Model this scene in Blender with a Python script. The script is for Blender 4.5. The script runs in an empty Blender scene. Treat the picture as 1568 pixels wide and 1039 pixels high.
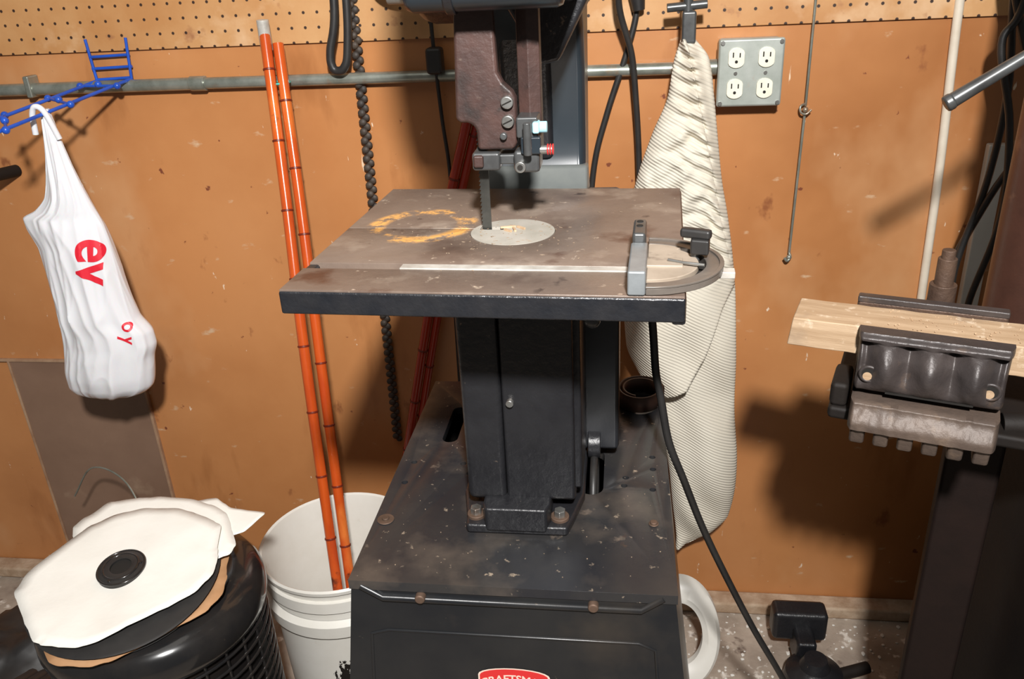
import bpy, bmesh, math, random
from mathutils import Vector, Matrix, noise
from mathutils.bvhtree import BVHTree
random.seed(4)
S=bpy.context.scene
COL=S.collection
try: S.view_settings.view_transform='Standard'
except Exception: pass
V=Vector

# ---------------------------------------------------------------- materials
def M(name,c1,c2=None,scale=12,rough=.5,metal=0,bump=0,bscale=60,spots=(),stretch=(1,1,1),coat=0,lo=.35,hi=.65,spec=.5,holes=None,ring=None,trans=0):
    m=bpy.data.materials.new(name); m.use_nodes=True
    nt=m.node_tree; N=nt.nodes; L=nt.links
    b=N['Principled BSDF']
    b.inputs['Roughness'].default_value=rough
    b.inputs['Metallic'].default_value=metal
    b.inputs['Specular IOR Level'].default_value=spec
    b.inputs['Coat Weight'].default_value=coat
    tc=N.new('ShaderNodeTexCoord')
    mp=N.new('ShaderNodeMapping'); mp.inputs['Scale'].default_value=stretch
    L.new(tc.outputs['Object'],mp.inputs['Vector'])
    def nz(sc,vec=None,det=6,r=.6):
        n=N.new('ShaderNodeTexNoise'); n.inputs['Scale'].default_value=sc
        n.inputs['Detail'].default_value=det; n.inputs['Roughness'].default_value=r
        L.new(vec or tc.outputs['Object'],n.inputs['Vector']); return n.outputs['Fac']
    def ramp(src,a,c):
        r=N.new('ShaderNodeMapRange'); r.inputs[1].default_value=a; r.inputs[2].default_value=c
        L.new(src,r.inputs[0]); return r.outputs[0]
    def mix(f,a,c):
        x=N.new('ShaderNodeMix'); x.data_type='RGBA'
        if isinstance(f,float): x.inputs[0].default_value=f
        else: L.new(f,x.inputs[0])
        for i,v in ((6,a),(7,c)):
            if isinstance(v,tuple): x.inputs[i].default_value=(*v[:3],1)
            else: L.new(v,x.inputs[i])
        return x.outputs[2]
    cur=c1
    if c2: cur=mix(ramp(nz(scale,mp.outputs[0]),lo,hi),c1,c2)
    for s in spots:
        col,sc,a,c=s[:4]; st=s[4] if len(s)>4 else None
        m2=N.new('ShaderNodeMapping'); m2.inputs['Scale'].default_value=st or (1,1,1)
        m2.inputs['Location'].default_value=(sc*.37,sc*.11,sc*.73)
        L.new(tc.outputs['Object'],m2.inputs['Vector'])
        cur=mix(ramp(nz(sc,m2.outputs[0],5,.55),a,c),cur,col)
    def math_(op,a,c=None):
        n=N.new('ShaderNodeMath'); n.operation=op
        for i,v in enumerate((a,c)):
            if v is None: continue
            if isinstance(v,(int,float)): n.inputs[i].default_value=v
            else: L.new(v,n.inputs[i])
        return n.outputs[0]
    if holes:
        sx=N.new('ShaderNodeSeparateXYZ'); L.new(tc.outputs['Object'],sx.inputs[0])
        p=holes
        fx=math_('SUBTRACT',math_('FRACT',math_('DIVIDE',math_('ADD',sx.outputs[0],100*p),p)),.5)
        fz=math_('SUBTRACT',math_('FRACT',math_('DIVIDE',math_('ADD',sx.outputs[2],100*p+.004),p)),.5)
        d=math_('SQRT',math_('ADD',math_('MULTIPLY',fx,fx),math_('MULTIPLY',fz,fz)))
        cur=mix(ramp(d,.125,.09),cur,(.035,.015,.008))
    if ring:
        (rx,ry,rr,rw,rc)=ring
        sx=N.new('ShaderNodeSeparateXYZ'); L.new(tc.outputs['Object'],sx.inputs[0])
        ax=math_('SUBTRACT',sx.outputs[0],rx); ay=math_('SUBTRACT',sx.outputs[1],ry)
        d=math_('SQRT',math_('ADD',math_('MULTIPLY',ax,ax),math_('MULTIPLY',ay,ay)))
        e=math_('ABSOLUTE',math_('SUBTRACT',d,rr))
        f=math_('MULTIPLY',math_('MULTIPLY',ramp(e,rw,rw*.4),ramp(nz(30,None,8,.75),.47,.56)),.8)
        cur=mix(f,cur,rc)
    if isinstance(cur,tuple): b.inputs['Base Color'].default_value=(*cur,1)
    else: L.new(cur,b.inputs['Base Color'])
    if bump:
        bp=N.new('ShaderNodeBump'); bp.inputs['Strength'].default_value=bump; bp.inputs['Distance'].default_value=.004
        L.new(nz(bscale,mp.outputs[0]),bp.inputs['Height']); L.new(bp.outputs[0],b.inputs['Normal'])
    m.diffuse_color=(*c1[:3],1)
    return m

dust=(.42,.33,.25)
m_wall=M('painted_hardboard',(.56,.250,.094),(.47,.192,.066),2.0,.32,bump=.10,bscale=22,
   spots=[((.34,.13,.042),1.5,.54,.78),((.62,.34,.165),3.0,.58,.82,(1,1,.7)),((.36,.14,.046),5,.60,.76,(2,1,.6)),((.20,.06,.03),34,.70,.73),((.80,.64,.48),30,.715,.74,(1.6,1,.7)),((.78,.6,.42),12,.735,.755,(4,1,.5)),((.28,.10,.038),9,.68,.74,(1.5,1,1)),((.62,.42,.26),16,.66,.74,(1,1,2))])
m_peg=M('pegboard',(.58,.32,.135),(.47,.22,.075),5,.6,bump=.1,bscale=60,spots=[((.68,.44,.25),7,.55,.7),((.35,.15,.06),22,.64,.74)],holes=.0254)
m_panel=M('brown_panel',(.26,.160,.108),(.205,.122,.082),4,.16,bump=.05,bscale=30,spots=[((.36,.25,.17),9,.62,.8)])
m_edge=M('panel_edge',(.44,.29,.18),(.3,.17,.1),20,.7)
m_floor=M('concrete',(.50,.42,.34),(.30,.24,.19),9,.85,bump=.5,bscale=40,spots=[((.78,.72,.64),30,.58,.66),((.12,.08,.06),18,.62,.7)])
m_curb=M('sill_concrete',(.36,.24,.15),(.55,.42,.3),25,.9,bump=.6,bscale=50)
m_galv=M('galvanised_steel',(.40,.42,.37),(.25,.27,.23),30,.32,metal=.6,bump=.05,spots=[((.40,.22,.11),18,.6,.75)])
m_box=M('outlet_box_steel',(.46,.49,.45),(.36,.39,.35),25,.38,metal=.35,spots=[(dust,30,.62,.75)])
m_ivory=M('ivory_plastic',(.82,.80,.68),(.74,.71,.57),30,.35)
m_dark=M('slot_dark',(.01,.008,.006),rough=.8)
m_blue=M('blue_vinyl',(.02,.10,.55),(.015,.07,.4),20,.3)
m_bag=M('white_plastic_bag',(.84,.84,.86),(.79,.79,.82),6,.2,bump=.35,bscale=11,stretch=(1,1,.4))
m_bag.node_tree.nodes['Principled BSDF'].inputs['Subsurface Weight'].default_value=.15
m_bag.node_tree.nodes['Principled BSDF'].inputs['Subsurface Scale'].default_value=.01
m_red=M('red_ink',(.75,.02,.04),rough=.4)
m_bamboo=M('stained_bamboo',(.66,.115,.016),(.48,.06,.01),14,.22,bump=.06,coat=.5,stretch=(1,1,.2),spots=[((.85,.30,.06),10,.55,.75,(1,1,.25)),((.10,.02,.01),16,.66,.74)])
m_bamboo2=M('stained_bamboo_red',(.46,.04,.012),(.30,.02,.01),14,.25,coat=.4,stretch=(1,1,.2))
m_node=M('bamboo_node',(.16,.02,.008),rough=.4)
m_black=M('black_rubber',(.018,.017,.017),(.03,.028,.026),20,.45)
m_rope=M('black_rope',(.035,.028,.024),(.07,.05,.035),40,.6,bump=.3)
m_bronze=M('brown_cast_iron',(.066,.034,.028),(.040,.023,.020),25,.42,bump=.22,bscale=120,spots=[((.02,.015,.013),40,.60,.7),((.16,.12,.09),30,.68,.76),((.015,.012,.011),12,.62,.72)])
m_blackcast=M('black_cast_iron',(.012,.012,.014),(.019,.019,.021),15,.34,bump=.3,bscale=90,spots=[((.09,.065,.05),22,.69,.84),((.16,.12,.09),70,.70,.75)])
m_blacksmooth=M('black_enamel',(.012,.013,.016),(.02,.021,.024),10,.3,bump=.05)
m_litgrey=M('lit_column_grey',(.15,.16,.15),(.10,.11,.11),10,.35,spots=[(dust,14,.56,.78)])  # light on the column's lower end painted in as paler grey, plus dust
m_bluegrey=M('blue_grey_enamel',(.022,.030,.037),(.015,.021,.027),6,.28,spots=[((.07,.07,.065),14,.64,.84)])
m_table=M('rusty_table_iron',(.200,.150,.118),(.138,.100,.080),9,.38,metal=.1,bump=.15,bscale=90,
   spots=[((.31,.25,.20),16,.56,.74),((.065,.037,.029),7,.57,.74),((.08,.04,.028),13,.62,.72),((.50,.40,.31),60,.66,.73),((.045,.03,.026),30,.66,.74),((.42,.35,.28),26,.68,.74,(2.5,1,1))],ring=(-.098,.0205,.050,.013,(.85,.43,.11)))
m_tableblk=M('table_edge_black',(.012,.013,.016),(.019,.019,.021),40,.28,bump=.4,bscale=80,spots=[((.09,.055,.04),26,.69,.8)])
m_insert=M('aluminium_insert',(.44,.41,.36),(.35,.33,.28),30,.5,metal=.05,spots=[(dust,50,.62,.7)])
m_steel=M('bright_steel',(.42,.42,.40),(.25,.24,.22),30,.3,metal=.8,spots=[((.25,.13,.07),30,.6,.75)])
m_facest=M('ground_steel_face',(.28,.30,.31),(.20,.215,.22),30,.35,metal=.35,spots=[((.12,.10,.08),30,.62,.75)])
m_dsteel=M('dark_steel',(.12,.125,.125),(.07,.07,.07),30,.32,metal=.5)
m_bar=M('miter_bar',(.58,.56,.51),(.38,.35,.31),40,.45,metal=.2)
m_miter=M('miter_gauge_cast',(.12,.105,.092),(.20,.17,.145),18,.35,metal=.3,spots=[((.33,.28,.22),24,.58,.74)])
m_mitertop=M('miter_gauge_dusty',(.40,.33,.26),(.29,.235,.18),18,.55,metal=.1,spots=[((.12,.09,.07),24,.56,.68)])
m_blade=M('saw_blade',(.06,.06,.055),(.1,.1,.09),30,.3,metal=.7)
m_cab=M('cabinet_black_enamel',(.012,.013,.015),(.021,.021,.021),8,.3,bump=.06,bscale=40,spots=[((.05,.04,.031),6,.56,.82),((.13,.10,.075),60,.69,.76)])
m_cabtop=M('cabinet_top_dusty',(.019,.020,.024),(.038,.036,.034),7,.26,bump=.05,spots=[((.115,.092,.074),9,.52,.78),((.16,.075,.035),15,.70,.80),((.30,.24,.18),80,.66,.73),((.20,.155,.12),28,.67,.78)])
m_rust=M('rusty_screw',(.16,.10,.07),(.10,.065,.045),60,.6,metal=.4)
m_bucket=M('white_bucket_plastic',(.80,.78,.72),(.73,.70,.63),8,.38,spots=[((.5,.4,.3),16,.68,.82)])
m_card=M('white_cardboard',(.84,.82,.76),(.79,.765,.70),6,.7,bump=.15,spots=[((.5,.36,.22),36,.72,.76)])
m_brownc=M('brown_cardboard',(.50,.28,.14),(.42,.22,.1),20,.8)
m_gloss=M('glossy_black',(.012,.012,.013),(.025,.022,.02),12,.18,coat=.3,spots=[((.14,.10,.07),20,.66,.8)])
m_vise=M('vise_cast',(.070,.056,.052),(.042,.035,.034),18,.42,metal=.15,bump=.35,bscale=60,spots=[((.18,.115,.075),24,.60,.80)])
m_viselip=M('vise_lip_rusty',(.13,.092,.070),(.085,.062,.050),20,.5,metal=.1,bump=.4,bscale=60,spots=[((.24,.165,.11),26,.58,.78)])
m_visejaw=M('vise_jaw_rusty',(.085,.052,.038),(.13,.08,.055),30,.5,metal=.3,bump=.5,bscale=80)
m_wood=M('pine_plank',(.54,.385,.245),(.40,.265,.155),9,.65,bump=.15,stretch=(1.2,14,14),spots=[((.68,.54,.39),60,.6,.7),((.27,.19,.13),8,.57,.72)])
m_brown=M('brown_rusty_column',(.10,.042,.028),(.06,.028,.02),9,.35,metal=.2,bump=.15,spots=[((.2,.1,.06),20,.62,.75)])
m_postd=M('dark_brown_post',(.018,.010,.008),(.011,.007,.006),9,.6,bump=.15,spec=.2)
m_white=M('white_paint_pipe',(.76,.68,.56),(.66,.57,.45),20,.5)
m_leather=M('brown_belt',(.085,.04,.025),(.05,.025,.018),20,.6)
m_shade=M('dark_junk',(.010,.008,.0075),(.016,.012,.0095),8,.65,bump=.2,spec=.25)
m_lbred=M('label_red',(.62,.03,.03),rough=.35)
m_lbw=M('label_cream',(.75,.6,.5),rough=.4)
m_teal=M('teal_tie',(.05,.45,.38),rough=.5)
m_lblue=M('light_blue_cap',(.35,.65,.75),rough=.4)
def cloth_mat():
    m=M('ribbed_cotton',(.74,.69,.58),(.66,.60,.49),5,.85)
    nt=m.node_tree;N=nt.nodes;L=nt.links
    tc=N.new('ShaderNodeTexCoord'); mp=N.new('ShaderNodeMapping'); mp.inputs['Rotation'].default_value=(0,math.radians(62),0)
    w=N.new('ShaderNodeTexWave'); w.inputs['Scale'].default_value=58; w.inputs['Distortion'].default_value=.6; w.inputs['Detail Scale'].default_value=.5
    L.new(tc.outputs['Object'],mp.inputs[0]); L.new(mp.outputs[0],w.inputs[0])
    bp=N.new('ShaderNodeBump'); bp.inputs['Strength'].default_value=.45; bp.inputs['Distance'].default_value=.003
    L.new(w.outputs['Fac'],bp.inputs['Height']); L.new(bp.outputs[0],N['Principled BSDF'].inputs['Normal'])
    return m
m_cloth=cloth_mat()

# ---------------------------------------------------------------- builders
def empty(name,loc=(0,0,0),rz=0):
    o=bpy.data.objects.new(name,None); o.location=loc; o.rotation_euler=(0,0,rz); o.empty_display_size=.05
    COL.objects.link(o); return o
def fin(name,bm,mat,parent=None,bevel=0,seg=2,angle=35):
    me=bpy.data.meshes.new(name)
    bmesh.ops.recalc_face_normals(bm,faces=bm.faces)
    bm.to_mesh(me); bm.free()
    for p in me.polygons: p.use_smooth=True
    try: me.set_sharp_from_angle(angle=math.radians(angle))
    except Exception: pass
    o=bpy.data.objects.new(name,me); COL.objects.link(o)
    for mm in (mat if isinstance(mat,(list,tuple)) else [mat]): me.materials.append(mm)
    if parent: o.parent=parent
    if bevel:
        b=o.modifiers.new('b','BEVEL'); b.width=bevel; b.segments=seg; b.limit_method='ANGLE'; b.angle_limit=math.radians(30); b.harden_normals=True
    return o
def box(name,lo,hi,mat,parent=None,bevel=.002,rz=0):
    bm=bmesh.new()
    lo,hi=V(lo),V(hi); c=(lo+hi)/2; d=hi-lo
    bmesh.ops.create_cube(bm,size=1,matrix=Matrix.Translation(c)@Matrix.Rotation(rz,4,'Z')@Matrix.Diagonal((d.x,d.y,d.z,1)))
    return fin(name,bm,mat,parent,bevel)
def cyl(name,a,b,r,mat,parent=None,r2=None,seg=28,bevel=.001):
    a,b=V(a),V(b); d=b-a; bm=bmesh.new()
    q=d.to_track_quat('Z','Y').to_matrix().to_4x4()
    bmesh.ops.create_cone(bm,cap_ends=True,segments=seg,radius1=r,radius2=r if r2 is None else r2,depth=d.length,matrix=Matrix.Translation((a+b)/2)@q)
    return fin(name,bm,mat,parent,bevel)
def sph(name,c,r,mat,parent=None,sc=(1,1,1)):
    bm=bmesh.new(); bmesh.ops.create_uvsphere(bm,u_segments=20,v_segments=12,radius=r,matrix=Matrix.Translation(c)@Matrix.Diagonal((*sc,1)))
    return fin(name,bm,mat,parent)
def prism(name,pts,axis,a,b,mat,parent=None,bevel=.002,seg=2):
    bm=bmesh.new()
    def P(p,t):
        if axis=='X': return (t,p[0],p[1])
        if axis=='Y': return (p[0],t,p[1])
        return (p[0],p[1],t)
    A=[bm.verts.new(P(p,a)) for p in pts]; B=[bm.verts.new(P(p,b)) for p in pts]
    n=len(pts); bm.faces.new(A); bm.faces.new(B[::-1])
    for i in range(n): bm.faces.new((A[i],A[(i+1)%n],B[(i+1)%n],B[i]))
    return fin(name,bm,mat,parent,bevel,seg)
def smooth_pts(pts,res=8):
    pts=[V(p) for p in pts]
    if len(pts)<3: return pts
    P=[2*pts[0]-pts[1]]+pts+[2*pts[-1]-pts[-2]]; out=[]
    for i in range(1,len(P)-2):
        p0,p1,p2,p3=P[i-1:i+3]
        for k in range(res):
            t=k/res
            out.append(.5*((2*p1)+(-p0+p2)*t+(2*p0-5*p1+4*p2-p3)*t*t+(-p0+3*p1-3*p2+p3)*t**3))
    out.append(pts[-1]); return out
def tube_bm(bm,pts,r,seg=10,closed=False):
    n=len(pts); rings=[]
    t0=(pts[1]-pts[0]).normalized(); u=t0.orthogonal().normalized()
    for i,p in enumerate(pts):
        if closed: t=(pts[(i+1)%n]-pts[i-1]).normalized()
        else: t=(pts[min(i+1,n-1)]-pts[max(i-1,0)]).normalized()
        u=(u-t*u.dot(t)).normalized(); w=t.cross(u)
        rr=r(i/(n-1)) if callable(r) else r
        rings.append([bm.verts.new(p+(u*math.cos(2*math.pi*k/seg)+w*math.sin(2*math.pi*k/seg))*rr) for k in range(seg)])
    m=n if closed else n-1
    for i in range(m):
        A,B=rings[i],rings[(i+1)%n]
        for k in range(seg): bm.faces.new((A[k],A[(k+1)%seg],B[(k+1)%seg],B[k]))
    if not closed:
        bm.faces.new(rings[0][::-1]); bm.faces.new(rings[-1])
def tube(name,pts,r,mat,parent=None,seg=10,res=8,closed=False,smooth=True):
    bm=bmesh.new(); tube_bm(bm,smooth_pts(pts,res) if smooth else [V(p) for p in pts],r,seg,closed)
    return fin(name,bm,mat,parent,angle=60)
def torus(name,c,R,r,mat,parent=None,axis='Z',seg=48,ms=10):
    pts=[]
    for i in range(seg):
        a=2*math.pi*i/seg; x,y=R*math.cos(a),R*math.sin(a)
        pts.append(V(c)+(V((x,y,0)) if axis=='Z' else V((x,0,y)) if axis=='Y' else V((0,x,y))))
    bm=bmesh.new(); tube_bm(bm,pts,r,ms,True); return fin(name,bm,mat,parent,angle=60)
def lathe(name,prof,c,mat,parent=None,seg=64,angle=35):
    bm=bmesh.new(); R=[]
    for r,z in prof:
        R.append([bm.verts.new((c[0]+r*math.cos(2*math.pi*k/seg),c[1]+r*math.sin(2*math.pi*k/seg),c[2]+z)) for k in range(seg)])
    for A,B in zip(R,R[1:]):
        for k in range(seg): bm.faces.new((A[k],A[(k+1)%seg],B[(k+1)%seg],B[k]))
    bmesh.ops.remove_doubles(bm,verts=bm.verts,dist=1e-5)
    return fin(name,bm,mat,parent,angle=angle)
def interp(tab,z):
    if z>=tab[0][0]: return tab[0][1:]
    n=len(tab)
    for i in range(n-1):
        p,q=tab[i],tab[i+1]
        if z>=q[0]:
            t=(p[0]-z)/(p[0]-q[0]); h=p[0]-q[0]
            pp=tab[max(i-1,0)]; qq=tab[min(i+2,n-1)]; out=[]
            for k in range(1,len(p)):
                def slope(a,b,c_):
                    if a is b or b is c_: return 0
                    s1=(b[k]-a[k])/(a[0]-b[0]); s2=(c_[k]-b[k])/(b[0]-c_[0])
                    return 0 if s1*s2<=0 else 2*s1*s2/(s1+s2)
                m0=slope(pp,p,q)*h; m1=slope(p,q,qq)*h
                if pp is p: m0=(q[k]-p[k])
                if qq is q: m1=(q[k]-p[k])
                out.append((2*t**3-3*t*t+1)*p[k]+(t**3-2*t*t+t)*m0+(-2*t**3+3*t*t)*q[k]+(t**3-t*t)*m1)
            return tuple(out)
    return tab[-1][1:]
def sstep(x): x=max(0,min(1,x)); return x*x*(3-2*x)
def boolean_cut(o,cutters):
    for c in cutters:
        md=o.modifiers.new('c','BOOLEAN'); md.operation='DIFFERENCE'; md.object=c; md.solver='EXACT'
    bpy.context.view_layer.update()
    me=bpy.data.meshes.new_from_object(o.evaluated_get(bpy.context.evaluated_depsgraph_get()))
    o.modifiers.clear(); o.data=me
    for c in cutters: bpy.data.objects.remove(c)
def text_mesh(s,size,ext=.0004):
    cu=bpy.data.curves.new('t','FONT'); cu.body=s; cu.size=size; cu.extrude=ext; cu.align_x='CENTER'; cu.align_y='CENTER'; cu.offset=size*.02
    o=bpy.data.objects.new('t',cu); COL.objects.link(o); bpy.context.view_layer.update()
    me=bpy.data.meshes.new_from_object(o.evaluated_get(bpy.context.evaluated_depsgraph_get()))
    bpy.data.objects.remove(o); return me

# ---------------------------------------------------------------- room
WY=1.55
box('wall_back',(-2.2,WY,-.02),(1.6,WY+.06,2.0),m_wall,bevel=0)
box('floor',(-2.2,-.6,-.06),(1.6,WY+.06,0),m_floor,bevel=0)
pg=box('pegboard_panel',(-2.2,WY-.007,1.252),(1.6,WY,2.0),m_peg,bevel=.001)
box('baseboard_back',(-2.2,WY-.045,0),(1.6,WY,.03),m_curb,bevel=.006)
lp=empty('wall_patch_panel')
box('panel_sheet',(-1.38,WY-.006,.03),(-1.065,WY,.60),m_panel,lp,bevel=.001)
box('panel_trim_top',(-1.6,WY-.009,.598),(-1.09,WY,.604),m_edge,lp,bevel=.001)
box('panel_trim_side',(-1.069,WY-.009,.03),(-1.063,WY,.56),m_edge,lp,bevel=.001)
box('panel_trim_left',(-1.384,WY-.009,.03),(-1.379,WY,.60),m_edge,lp,bevel=.001)

# conduit
cd=empty('electrical_conduit')
cyl('conduit_pipe_left',(-2.1,1.533,1.188),(-.79,1.533,1.19),.0115,m_galv,cd)
cyl('conduit_pipe_right',(-.79,1.533,1.19),(.155,1.533,1.188),.0105,m_galv,cd)
cyl('coupling_1',(-.805,1.533,1.19),(-.775,1.533,1.19),.0135,m_galv,cd)
cyl('coupling_2',(.128,1.533,1.188),(.158,1.533,1.188),.0135,m_galv,cd)
for i,x in enumerate((-1.128,)):
    box('strap_%d'%i,(x-.006,1.518,1.175),(x+.006,WY,1.215),m_galv,cd,bevel=.003)
# outlet
ob=empty('quad_outlet_box')
box('steel_box',(.157,1.505,1.128),(.260,WY,1.234),m_box,ob,bevel=.006)
box('cover_plate',(.155,1.500,1.126),(.262,1.508,1.236),m_box,ob,bevel=.004)
for i,x in enumerate((.184,.233)):
    for j,z in enumerate((1.206,1.156)):
        pts=[(x+.0165*max(-.8,min(.8,math.cos(t)))*1.0,z+.0165*math.sin(t)) for t in [2*math.pi*k/24 for k in range(24)]]
        prism('receptacle_%d%d'%(i,j),pts,'Y',1.496,1.502,m_ivory,ob,bevel=.001)
        box('slot_a%d%d'%(i,j),(x-.0065,1.4952,z+.001),(x-.0045,1.4962,z+.009),m_dark,ob,bevel=0)
        box('slot_b%d%d'%(i,j),(x+.0045,1.4952,z+.001),(x+.0065,1.4962,z+.008),m_dark,ob,bevel=0)
        cyl('ground_%d%d'%(i,j),(x,1.4952,z-.006),(x,1.4962,z-.006),.0025,m_dark,ob,seg=12,bevel=0)
    cyl('plate_screw_%d'%i,(x,1.498,1.181),(x,1.501,1.181),.003,m_steel,ob,seg=12,bevel=0)
for k,(x,z) in enumerate(((.161,1.230),(.256,1.230),(.161,1.132),(.256,1.132))):
    cyl('corner_screw_%d'%k,(x,1.497,z),(x,1.501,z),.0035,m_steel,ob,seg=12,bevel=0)

# hanging rod
hr=empty('hanging_metal_rod')
cyl('rod_upper',(.311,1.538,1.50),(.311,1.538,1.118),.0022,m_galv,hr,seg=10,bevel=0)
cyl('rod_lower',(.311,1.538,1.11),(.307,1.538,.848),.0022,m_galv,hr,seg=10,bevel=0)
tube('hook_eye',[(.311,1.538,1.122),(.302,1.534,1.118),(.303,1.532,1.108),(.312,1.532,1.105),(.320,1.532,1.112)],.002,m_galv,hr)
sph('turnbuckle',(.311,1.536,1.112),.005,m_galv,hr)
tube('end_hook',[(.307,1.538,.85),(.309,1.535,.842),(.303,1.532,.836),(.298,1.532,.842)],.0025,m_galv,hr)
sph('rod_end',(.307,1.536,.842),.005,m_galv,hr)
tube('white_cable_conduit',[(.533,1.542,1.6),(.538,1.542,1.278),(.550,1.542,1.0),(.556,1.542,.74)],.0075,m_white)

# rope
bm=bmesh.new()
z=1.62;i=0
while z>.415:
    x=-.480-.012*(1.2-z)/.8
    m=Matrix.Translation((x+(.003 if i%2 else -.003),1.539+(.002 if i%2 else -.002),z))@Matrix.Rotation(.5 if i%2 else -.5,4,'Y')@Matrix.Diagonal((.014,.009,.012,1))
    bmesh.ops.create_icosphere(bm,subdivisions=2,radius=.5,matrix=m@Matrix.Diagonal((1.1,1.1,1.2,1)))
    z-=.0085;i+=1
fin('braided_rope',bm,m_rope)
tube('black_rubber_strap',[(-.50,1.51,1.6),(-.50,1.508,1.33),(-.518,1.506,1.24),(-.518,1.506,1.215),(-.510,1.506,1.207),(-.496,1.504,1.212),(-.486,1.504,1.24),(-.476,1.504,1.34),(-.470,1.504,1.6)],.0075,m_black,seg=12)

# blue rack
br=empty('blue_wire_hook_rack')
def w(n,p,r=.0028): tube(n,p,r,m_blue,br,seg=8,smooth=False)
w('upright_left',[(-1.0,1.54,1.275),(-.996,1.54,1.2)]); w('upright_right',[(-.919,1.54,1.275),(-.924,1.538,1.202)])
w('cross_top',[(-1.0,1.54,1.243),(-.919,1.54,1.245)]); w('cross_mid',[(-1.0,1.54,1.222),(-.919,1.54,1.224)]); w('cross_low',[(-.996,1.54,1.202),(-.924,1.54,1.204)])
A0,A1=V((-.996,1.54,1.2)),V((-1.06,1.33,1.168)); B0,B1=V((-.924,1.538,1.202)),V((-1.0,1.24,1.160))
w('arm_left',[A0,A1],.0032); w('arm_right',[B0,B1],.0032)
for i,t in enumerate((.15,.5,.93)):
    p=A0.lerp(A1,t); q=B0.lerp(B1,t); d=(q-p).normalized()
    w('cross_arm_%d'%i,[p-d*.008,q+d*.008])
    for j,c in enumerate((p-d*.008,q+d*.008,p.lerp(q,.5)+V((0,0,.003)))): sph('ball_%d%d'%(i,j),c,.0065,m_blue,br)

# plastic bag
bg=empty('plastic_shopping_bag')
tab=[(1.180,-.985,-.972,.006),(1.155,-.990,-.968,.009),(1.09,-1.003,-.957,.014),(1.03,-1.022,-.942,.020),(1.005,-1.048,-.934,.023),(.990,-1.077,-.929,.026),(.972,-1.074,-.924,.030),(.93,-1.060,-.919,.034),(.85,-1.060,-.912,.040),(.80,-1.063,-.903,.044),(.765,-1.067,-.882,.042),(.745,-1.070,-.881,.042),(.715,-1.075,-.892,.045),(.68,-1.082,-.900,.046),(.655,-1.082,-.908,.042),(.640,-1.075,-.924,.034),(.630,-1.058,-.950,.022),(.624,-1.035,-.980,.010)]
bm=bmesh.new(); R=[]; NR,NS=260,180
for i in range(NR+1):
    z=1.180-(1.180-.624)*i/NR
    xl,xr,ry=interp(tab,z); cx=(xl+xr)/2; rx=(xr-xl)/2
    row=[]
    top_=sstep((z-.93)/.12)
    for k in range(NS):
        a=2*math.pi*k/NS; ca,sa=math.cos(a),math.sin(a)
        n1=noise.noise(V((ca*1.4+z*1.0,sa*1.4,z*4)))
        def crease(px,py,pz,ph):
            v=noise.noise(V((px,py-ph,pz+ph)))
            return math.exp(-abs(v)*5)
        c1=crease(ca*1.8+z*2,sa*1.8,z*2.0,1.3); c2=crease(ca*2.2-z*3,sa*2.2,z*3,4.1); c3=crease(ca*1.5-z*6,sa*1.5+z*2,z*6,8.7)
        pl=math.sin(a*6+n1*4+z*3)*top_
        d=.0050*(c1-.5)+.0035*(c2-.5)+.0020*(c3-.5)
        d*=.35+.65*min(1,(1.18-z)*5)
        d+=.0022*pl+.004*n1*(1-top_)
        row.append(bm.verts.new((cx+(rx+d*.3)*ca,1.345+(ry+d*1.3)*sa,z)))
    R.append(row)
for A,B in zip(R,R[1:]):
    for k in range(NS): bm.faces.new((A[k],A[(k+1)%NS],B[(k+1)%NS],B[k]))
bm.faces.new(R[-1]); bm.faces.new(R[0])
bvh=BVHTree.FromBMesh(bm)
fin('bag_body',bm,m_bag,bg,angle=80)
tube('handle_loop',[(-1.0,1.335,1.14),(-.995,1.333,1.172),(-.985,1.332,1.186),(-.972,1.334,1.176),(-.962,1.34,1.13)],.005,m_bag,bg)
def bag_text(s,size,x,z,rot,nm):
    me=text_mesh(s,size,0); b2=bmesh.new(); b2.from_mesh(me)
    bmesh.ops.triangulate(b2,faces=b2.faces)
    for _ in range(4):
        es=[e for e in b2.edges if e.calc_length()>size*.06]
        if es: bmesh.ops.subdivide_edges(b2,edges=es,cuts=1); bmesh.ops.triangulate(b2,faces=b2.faces)
    ro=Matrix.Rotation(rot,4,'Z')
    for v in b2.verts:
        p=ro@v.co; h=bvh.ray_cast(V((x+p.x,0,z+p.y)),V((0,1,0)))
        v.co=(x+p.x,(h[0].y if h[0] else 1.32)-.0012,z+p.y)
    fin(nm,b2,m_red,bg)
bag_text('ev',.090,-.944,.915,math.radians(-100),'print_large')
bag_text('o y',.034,-.912,.775,math.radians(-100),'print_small')

# bamboo poles
def bamboo(par,nm,pts,r,mat,step=.115,off=0):
    sp=smooth_pts(pts,12)
    bm=bmesh.new(); tube_bm(bm,sp,r,14); fin(nm,bm,mat,par,angle=60)
    L=0;nx=off;k=0
    for a,b in zip(sp,sp[1:]):
        d=(b-a); 
        while nx<=L+d.length:
            p=a+d*((nx-L)/d.length); u=d.normalized()
            cyl('%s_node_%d'%(nm,k),p-u*.002,p+u*.002,r*1.14,m_node,par,seg=14,bevel=.001); nx+=step;k+=1
        L+=d.length
bp=empty('bamboo_pole_bundle')
bamboo(bp,'pole_1',[(-.636,1.51,1.272),(-.612,1.43,1.0),(-.588,1.345,.75),(-.560,1.26,.45),(-.522,1.15,.04)],.0098,m_bamboo,.125,.06)
bamboo(bp,'pole_2',[(-.616,1.515,1.256),(-.590,1.44,1.0),(-.565,1.36,.75),(-.538,1.275,.45),(-.502,1.165,.06)],.0098,m_bamboo,.12,.10)
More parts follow.
